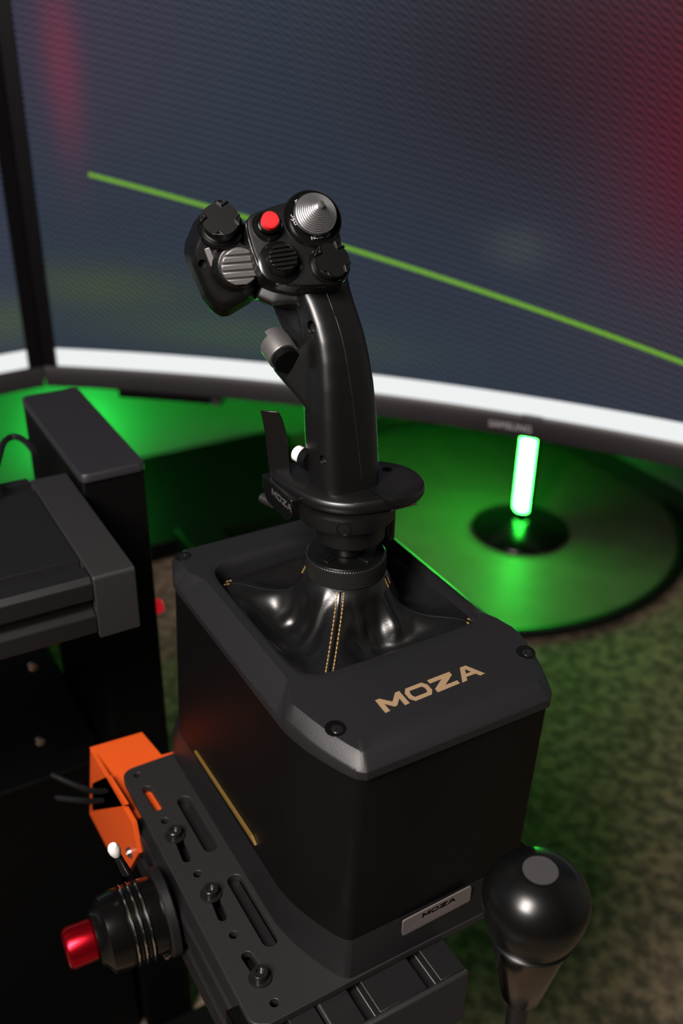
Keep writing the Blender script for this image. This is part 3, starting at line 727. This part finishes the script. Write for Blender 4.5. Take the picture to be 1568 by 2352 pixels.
# ---- hand rest (guard), bracket, paddle, small button
ZG = 66.0
gpts = [(640, 1078), (622, 1092), (640, 1110), (672, 1132), (715, 1155), (760, 1167), (810, 1171), (860, 1166), (905, 1158), (945, 1148), (968, 1133), (976, 1117), (966, 1100), (940, 1084), (905, 1074), (860, 1068), (800, 1064), (720, 1066)]
gout = catmull([onz((p[0], p[1]), ZG - 3.5).xy for p in gpts], 4)
gcen = sum(gout, Vector((0, 0))) / len(gout)
def gl(k_, z): return [Vector((gcen.x + (p.x - gcen.x) * k_, gcen.y + (p.y - gcen.y) * k_, z)) for p in gout]
guard = MB().loft([gl(.93, ZG - 8), gl(.985, ZG - 7), gl(1.0, ZG - 5), gl(1.0, ZG - 3), gl(.985, ZG - 1.2), gl(.95, ZG)]).build('hand_rest', M_GRIP, grip, 50)
a, b = onz((838, 1120), ZG), onz((897, 1158), ZG); dr = (b - a).normalized()
MB().fbox(frame((a + b) / 2 + Vector((0, 0, -1)) + dr * 1.5, (0, 0, 1), dr), (b - a).length + 2, .7, 2.3).build('joint_line', M_DARK, guard, 0)
p = onz((889, 1078), ZG); MB().lathe(frame(p, (0, 0, 1)), [(.1, .1), (2.9, .1), (2.9, -1), (.1, -1)], 24).build('rest_hole', M_DARK, guard)
pts = [onz(q, ZG - 8) for q in ((893, 1170), (930, 1168), (952, 1155))]
MB().fbox(frame((pts[0] + pts[2]) / 2 + Vector((0, 0, 0.6)), (0, 0, 1), pts[2] - pts[0]), (pts[2] - pts[0]).length, 5, 1.4).build('slide_strip', M_STEEL, guard, 30, bevel=.3)
def disc_part(name, c, prof, m, par): return MB().lathe(frame(c, (0, 0, 1)), prof, 56).build(name, m, par, 40)
disc_part('lower_disc', (2, 4, 0), [(.1, 47.5), (24, 47.5), (27.5, 49.5), (28, 52), (28, ZG - 8), (.1, ZG - 8)], M_GRIP, grip)
disc_part('neck', (2.5, 1, 0), [(.1, 35), (18, 35), (20.2, 37), (20.2, 48), (.1, 48)], M_GRIP, grip)
disc_part('neck_joint', (1, 0, 0), [(.1, 27.4), (9.6, 27.4), (9.6, 36), (.1, 36)], M_GRIP, grip)
q = gp(889, 1205, 4); MB().lathe(frame(q, (0, 0, 1)), [(.1, -9), (4, -9), (4.6, -8), (4.6, 8), (.1, 8)], 20).build('clamp_screw', M_HAT, grip)
p, n = hit(bvh_of(guard), (760, 1176))
q = Vector((-14, -20, 52)); MB().lathe(frame(Vector((2, 4, 53.5)) + Vector((-.55, -.83, 0)) * 27.2, (-.55, -.83, 0), (0, 0, 1)), [(.1, -1), (4.2, -1), (4.2, 1.2), (3.6, 1.2), (3.4, .4), (.1, .4)], 28).build('plug', M_HAT, grip)
# bracket with lettering and a stud
bx = -30.5
br = [(bx, y_, z_) for y_, z_ in ((46, 62), (46, 53), (40, 47), (16, 46), (9, 52), (9, 62))]
bk = MB().prism(br, (9, 0, 0)).build('paddle_bracket', M_HAT, grip, 30, bevel=.8)
ctr = onx((647, 1149), bx - .2)
moza((ctr, Vector((0, -1, 0)), Vector((0, 0, 1)), Vector((-1, 0, 0))), 25, 4.2, 'lettering', M_DIMPRINT, bk, .15)
st_ = onx((602, 1143), bx + 4)
MB().lathe(frame(st_, (-.3, .95, 0), (0, 0, 1)), [(.1, -10), (3, -10), (3, 0), (2, .8), (.1, .8)], 20).build('stud', M_STEEL, bk, 40)
pl_ = [(597, 942), (602, 960), (609, 1000), (614, 1050), (619, 1095)]; pr_ = [(639, 945), (649, 965), (658, 1000), (664, 1045), (668, 1090)]
pl_ = catmull([Vector(p) for p in pl_], 4, False); pr_ = catmull([Vector(p) for p in pr_], 4, False)
MB().loft([[gp(*a, 12), gp(*b, 9), gp(*b, 12.5), gp(*a, 15.5)] for a, b in zip(pl_, pr_)]).build('paddle', M_HAT, grip, 40, bevel=.8)
wb = gp(700, 1050, 3)
f = frame(wb, Vector((-.25, .95, 0.05)), (0, 0, 1))
wbt = round_part('pinky_button', f, [(.1, -5), (6.2, -5), (6.2, 0), (5.4, .6), (.1, .6)], M_HAT, grip)
round_part('white_cap', f, [(.1, 0), (4.6, 0), (4.6, 6.3), (4.0, 7), (.1, 7)], M_WHITE, wbt)

# ================================================================== MOUNTING PLATE
ZP = -148.6
plate = thing('mounting_plate', 'dark slotted steel plate carrying the joystick base', 'plate', (-90, -30, ZP - 5))
ol = round_poly([(-125, 76), (-126, -128), (-118, -132.5), (-40, -131), (70, -131), (70, 76)], [10, 9, 6, 0, 12, 12], 8)
holes2 = []
def pz(px, z=ZP): q = onz(px, z); return (q.x, q.y)
for px in ((316, 1780), (379, 1885), (453.5, 2007), (536, 2147), (630, 2303)): holes2.append(slot(pz(px), Vector(pz(px)) + Vector((0, .01)), 2.4))
for a, b, r in (((337, 1813), (362, 1853), 2.9), ((402, 1905), (429, 1972), 2.6), ((484, 2038), (511, 2106), 2.6), ((567, 2196), (597, 2240), 3.0)):
    holes2.append(slot(pz(a), pz(b), r))
for a, b in (((424, 1840), (482, 1943)), ((540, 2022), (619, 2158))): 
    a = Vector(pz(a)); b = Vector(pz(b)); xm = (a.x + b.x) / 2; holes2.append(slot((xm, a.y), (xm, b.y), 4.4))
shape2d([[(p.x, p.y) for p in ol]] + holes2, 5.0, (Vector((0, 0, ZP)), Vector((1, 0, 0)), Vector((0, 1, 0)), Vector((0, 0, 1))), 'slotted_sheet', M_PLATE, plate, bevel=.4)
def hexbolt(px, par, zt=ZP, name='bolt'):
    q = onz(px, zt + 3); q = Vector((q.x, q.y, zt)); f = frame(q, (0, 0, 1))
    b = MB().lathe(f, [(3, 0), (6.2, 0), (6.4, .5), (6.0, 1.2), (3, 1.2)], 28).build(name, M_BLKSTEEL, par, 35)
    MB().lathe(f, [(2.0, 3.2), (2.2, 5.6), (3.9, 5.6), (4.3, 5.2), (4.3, 1.0), (.1, 1.0)], 28).build('bolt_head', M_BLKSTEEL, b, 35)
    MB().lathe(f, [(.1, 3.4), (2.1, 3.4), (2.1, 3.0), (.1, 3.0)], 6).build('hex_socket', M_STEEL, b, 0)
for px in ((401, 1912), (484, 2046), (597, 2238)): hexbolt(px, plate)

# ================================================================== ALUMINIUM PROFILES UNDER THE PLATE
ZR = ZP - 5.2
def slotprofile(x0, x1, z0, z1, tops=(), sides=()):
    """profile section (x,z) with T-slot grooves on top and on the left side"""
    pts = [(x0, z0), (x1, z0), (x1, z1)]
    for c in sorted(tops, reverse=True): pts += [(c + 4.2, z1), (c + 4.2, z1 - 1.2), (c + 3.4, z1 - 5.5), (c - 3.4, z1 - 5.5), (c - 4.2, z1 - 1.2), (c - 4.2, z1)]
    pts += [(x0 + 1.5, z1), (x0, z1 - 1.5)]
    for c in sides: pts += [(x0, c + 4.2), (x0 + 5.5, c + 3.4), (x0 + 5.5, c - 3.4), (x0, c - 4.2)]
    return pts
def along_y(sec, y0, y1): return MB().prism([(x, y0, z) for x, z in sec], (0, y1 - y0, 0))
rail = thing('aluminium_rail', 'black slotted aluminium rail along the left edge of the steel plate', 'rail', (-112, -110, ZR - 40))
along_y(slotprofile(-131.5, -91.5, ZR - 40, ZR, (-111.5,), (ZR - 20,)), -260, 36).build('extrusion', M_ALU, rail, 25, bevel=.7)
wide = thing('aluminium_rail', 'wide black aluminium profile with capped end sticking out under the joystick base', 'rail', (-50, -30, FLOOR + 12.2))
along_y(slotprofile(-90.5, -9.5, ZR - 40, ZR, (-68, -30)), -151.5, 35).build('extrusion', M_ALU, wide, 25, bevel=.6)
MB().box((-80, -60, FLOOR + 12.2), (-20, 0, ZR - 40)).build('leg', M_DARK, wide, 30, bevel=1)
MB().box((-90.8, -155, ZR - 40.5), (-9.2, -151.5, ZR + .4)).build('end_cap', M_ALU2, wide, 30, bevel=1.2)
# clear plastic corner piece clipped on the rail
clip = thing('plastic_clip', 'small clear plastic clip on the slotted rail', 'clip', (-126, -124, ZR))
q = onz((530, 2312), ZR)
MB().prism([(-133, -112.5, ZR + .3), (-133, -112.5, ZR + 1.6), (-118, -112.5, ZR + 1.6), (-118, -112.5, ZR + .3)], (0, -40, 0)).build('top_leaf', M_CLEAR, clip, 30, bevel=.3)
MB().prism([(-133.2, -112.5, ZR + 1.6), (-133.2, -112.5, ZR - 22), (-131.7, -112.5, ZR - 22), (-131.7, -112.5, ZR + 1.6)], (0, -40, 0)).build('side_leaf', M_CLEAR, clip, 30, bevel=.3)

# ================================================================== ORANGE BRACKET AND CABLES
ZO = ZR - .4
ob = thing('orange_bracket', 'orange printed bracket under the back end of the steel plate', 'bracket', (-115, 75, ZO - 60))
tp = [pz(p, ZO) for p in ((206, 1716), (326, 1681), (358, 1738))]
top = [tp[0], tp[1], (tp[2][0] + 4, tp[2][1]), (-60, 80), (-60, 37), (-133, 37)]
shape2d([[(p[0], p[1]) for p in reversed(top)]], 4.0, (Vector((0, 0, ZO)), Vector((1, 0, 0)), Vector((0, 1, 0)), Vector((0, 0, 1))), 'top_plate', M_ORANGE, ob, bevel=.3)
xo = -134.0
sil = [onx(p, xo) for p in ((207, 1722), (206, 1870), (250, 1955), (293, 2005), (318, 1960), (304, 1890))]
win = [onx(p, xo) for p in ((212, 1800), (245, 1785), (285, 1850), (212, 1862))]
shape2d([[(-p.y, p.z) for p in sil], [(-p.y, p.z) for p in win]], 3.0, (Vector((xo, 0, 0)), Vector((0, -1, 0)), Vector((0, 0, 1)), Vector((-1, 0, 0))), 'side_web', M_ORANGE, ob, bevel=.2)
for i, (a, b, c, d) in enumerate((((120, 1780), (205, 1815), (262, 1812), (330, 1800)), ((130, 1832), (205, 1840), (252, 1834), (330, 1820)))):
    pts_ = [onx(a, xo - 20 if i < 2 else -100), onx(b, xo - 2 if i < 2 else -95), onx(c, xo + 3 if i < 2 else -95), onx(d, -95)]
    if i < 2: pts_[3] = pts_[2] + Vector((14, 8, -10))
    lab = ('thin black cable passing through the window of the orange bracket', 'black cable below it, looped through the orange bracket', 'black cable rising behind the orange bracket')[i]
    tag(MB().tube(catmull(pts_, 6, False), 2.2, 10).build('cable', M_CABLE), lab, 'cable')

# ================================================================== ROTARY DIAL WITH RED TIP
dc = onx((388, 2088), -132)
dial = thing('rotary_dial', 'black rotary dial with silver rings and a red metal tip', 'dial', dc)
AXD = (onx((175, 2140), -190) - dc); AXD = Vector((-1, .05, -.02)).normalized()
f = frame(dc, AXD, (0, 0, 1))
round_part('flange', f, [(.1, 0), (25, 0), (26, 1), (26, 5), (25, 6), (.1, 6)], M_ALU, dial, 56)
prof = [(.1, 5), (22, 5), (22.5, 12)]
for i in range(3):
    z = 14 + i * 4.5; prof += [(22.5, z), (21.5, z + .8), (21.5, z + 2.6), (22.5, z + 3.4)]
prof += [(23.0, 29), (22.0, 38), (17, 41), (15.5, 44), (.1, 44)]
round_part('dial_body', f, prof, M_GLOSS, dial, 64)
for i in range(3):
    z = 14 + i * 4.5; round_part('silver_ring', f, [(21, z + 1), (23.1, z + 1), (23.5, z + 1.6), (23.1, z + 2.3), (21, z + 2.3)], M_CHROME, dial, 64)
round_part('red_tip', f, [(.1, 43), (10.5, 43), (11.8, 45), (12, 58), (11, 60), (9, 61), (.1, 60)], M_REDMETAL, dial, 28, 30)
for px in ((300, 1957), (381, 2103), (384, 2190)):
    q = onx(px, -134); q.z = max(q.z, ZR - 38) if px != (384, 2190) else q.z
    MB().lathe(frame(q, AXD, (0, 0, 1)), [(.1, -4), (2.6, -4), (2.6, 0), (3.6, .2), (3.2, 2.2), (1.6, 2.6), (1.4, 1.6), (.1, 1.6)], 20).build('flange_bolt', M_STEEL, dial)
p0 = onx((290, 2003), -150); p1 = onx((264, 1955), -155)
tg_ = thing('toggle_lever', 'small toggle lever with a white tip above the rotary dial', 'switch', p0)
MB().tube([p0, p0.lerp(p1, .5), p1], [3, 2.4, 2.2], 14).build('stalk', M_BLKSTEEL, tg_)
MB().lathe(frame(p1, p1 - p0), [(.1, -3), (2.6, -3), (3.4, 0), (3.4, 3), (2.5, 5), (.1, 5.4)], 20).build('tip', M_WHITE, tg_, 50)

# ================================================================== SHIFTER KNOB IN FRONT
kc_ = CAM + ray((1241, 1998)).normalized() * 488
shf = thing('shifter', 'glossy black teardrop shifter knob with a chrome cone on a black shaft', 'shifter', (kc_.x, kc_.y, FLOOR))
f = frame(kc_, (0, 0, 1))
kp = [(.1, -.6), (8.2, -.6), (8.8, -.2), (10.5, -.6), (15, -2.6), (19.5, -6), (23, -11), (24.8, -16), (25, -20), (24.3, -26), (22.6, -32), (20.6, -37.5), (19.8, -39.4), (19.2, -40), (.1, -40)]
round_part('knob', f, catmull([Vector(p) for p in kp], 3, False), M_KNOB, shf, 64, 50)
round_part('top_disc', f, [(.1, -.4), (8.1, -.4), (8.1, 0), (.1, 0)], M_KNOBTOP, shf, 40)
round_part('chrome_cone', f, [(.1, -39.9), (19.0, -39.9), (19.3, -40.8), (10.0, -86), (9.2, -87.4), (.1, -87.4)], M_DCHROME, shf, 48)
round_part('shaft', frame(kc_, (0, 0, 1)), [(.1, -87), (5.6, -87), (5.6, FLOOR + 90 - kc_.z), (.1, FLOOR + 90 - kc_.z)], M_BLKSTEEL, shf, 28)
MB().box((kc_.x - 50, kc_.y - 80, FLOOR), (kc_.x + 50, kc_.y + 80, FLOOR + 91)).build('housing', M_ALU, shf, 30, bevel=4)

# ================================================================== RIG BEAM, UPRIGHT POST, TOWER
beam = thing('rig_beam', 'wide black slotted beam with a grey end plate beside the joystick base', 'beam', (-300, 160, -40))
sec = [(83, -40), (240, -40), (240, -1)]
for c in (205, 128): pass
sec = [(84, -41), (239, -41), (239, -6), (233, -1.5), (226, -1.5), (226, -7), (214, -7), (214, -2), (110, -2), (109, -7), (99, -7), (99, -1.5), (88, -1.5), (84, -6), (84, -17), (90, -20), (90, -26), (84, -29)]
MB().prism([(-125.5, y_, z_) for y_, z_ in sec], (-700, 0, 0)).build('extrusion', M_ALU, beam, 25, bevel=.8)
ep = round_poly([(81.5, -44), (81.5, 0), (226, 0), (244, -14), (244, -44)], [0, 3, 8, 8, 0], 5)
MB().prism([(-99.3, p.x, p.y) for p in ep], (-26, 0, 0)).build('end_plate', M_ALU2, beam, 25, bevel=.8)
post = thing('upright_post', 'black square upright post with a flat plastic cap behind the rig beam', 'post', (-74.5, 273, FLOOR))
MB().box((-97.2, 193.5, FLOOR), (-52.2, 353.5, 6)).build('column', M_DARK, post, 30, bevel=1.5)
capo = round_poly([(-98, 192), (-51.2, 192), (-51.2, 354.5), (-98, 354.5)], 6, 5)
MB().loft([[Vector((p.x, p.y, 5.2)) for p in capo], [Vector((p.x, p.y, 9.8)) for p in capo], [Vector((-74.6 + (p.x + 74.6) * .96, 273 + (p.y - 273) * .988, 11.6)) for p in capo]]).build('cap', M_CAP, post, 40, bevel=.5)
q = onx((352, 1395), -45)
MB().lathe(frame(Vector((-52.4, q.y, q.z)), (1, 0, 0), (0, 0, 1)), [(.1, -1), (6, -1), (6, 13), (4.5, 15), (.1, 15.5)], 20).build('status_light', emis('red_led', (1.0, 0.01, 0.03), .35), post, 50)
lc_ = [onz(p, 10) for p in ((-30, 1130), (-6, 1065), (8, 1018), (30, 1003), (56, 1012), (80, 1040))]
tag(MB().tube(catmull(lc_, 6, False), 2.4, 10).build('cable', M_CABLE), 'black cable looping up behind the wide rig beam', 'cable')
tow = thing('computer_tower', 'black computer case in the shadow under the rig beam', 'computer', (-265, 450, FLOOR))
MB().box((-430, 205, FLOOR), (-101, 640, -250)).build('case', M_DARK, tow, 30, bevel=3)
for px, m, r in (((75, 1530), M_STEEL, 4), ((92, 1702), M_STEEL, 4)):
    q = ony(px, 204.5); MB().lathe(frame(q, (0, -1, 0), (0, 0, 1)), [(.1, -1), (r, -1), (r * .9, 2), (.1, 2.4)], 18).build('case_screw', m, tow)
q = ony((240, 2200), 204.5); MB().lathe(frame(q, (0, -1, 0), (0, 0, 1)), [(.1, -1), (3, -1), (3, 1), (.1, 1.2)], 16).build('power_light', emis('blue_led', (0.02, 0.2, 0.5), .25), tow)
bpl = MB().box((-330, -90, FLOOR), (120, 190, FLOOR + 12)).build('added_dark_plate', M_DARK, None, 30, bevel=2)  # added black sheet covering the carpet so it stays dark here
tag(bpl, 'black plate added to darken the carpet beneath the joystick mount', 'plate')
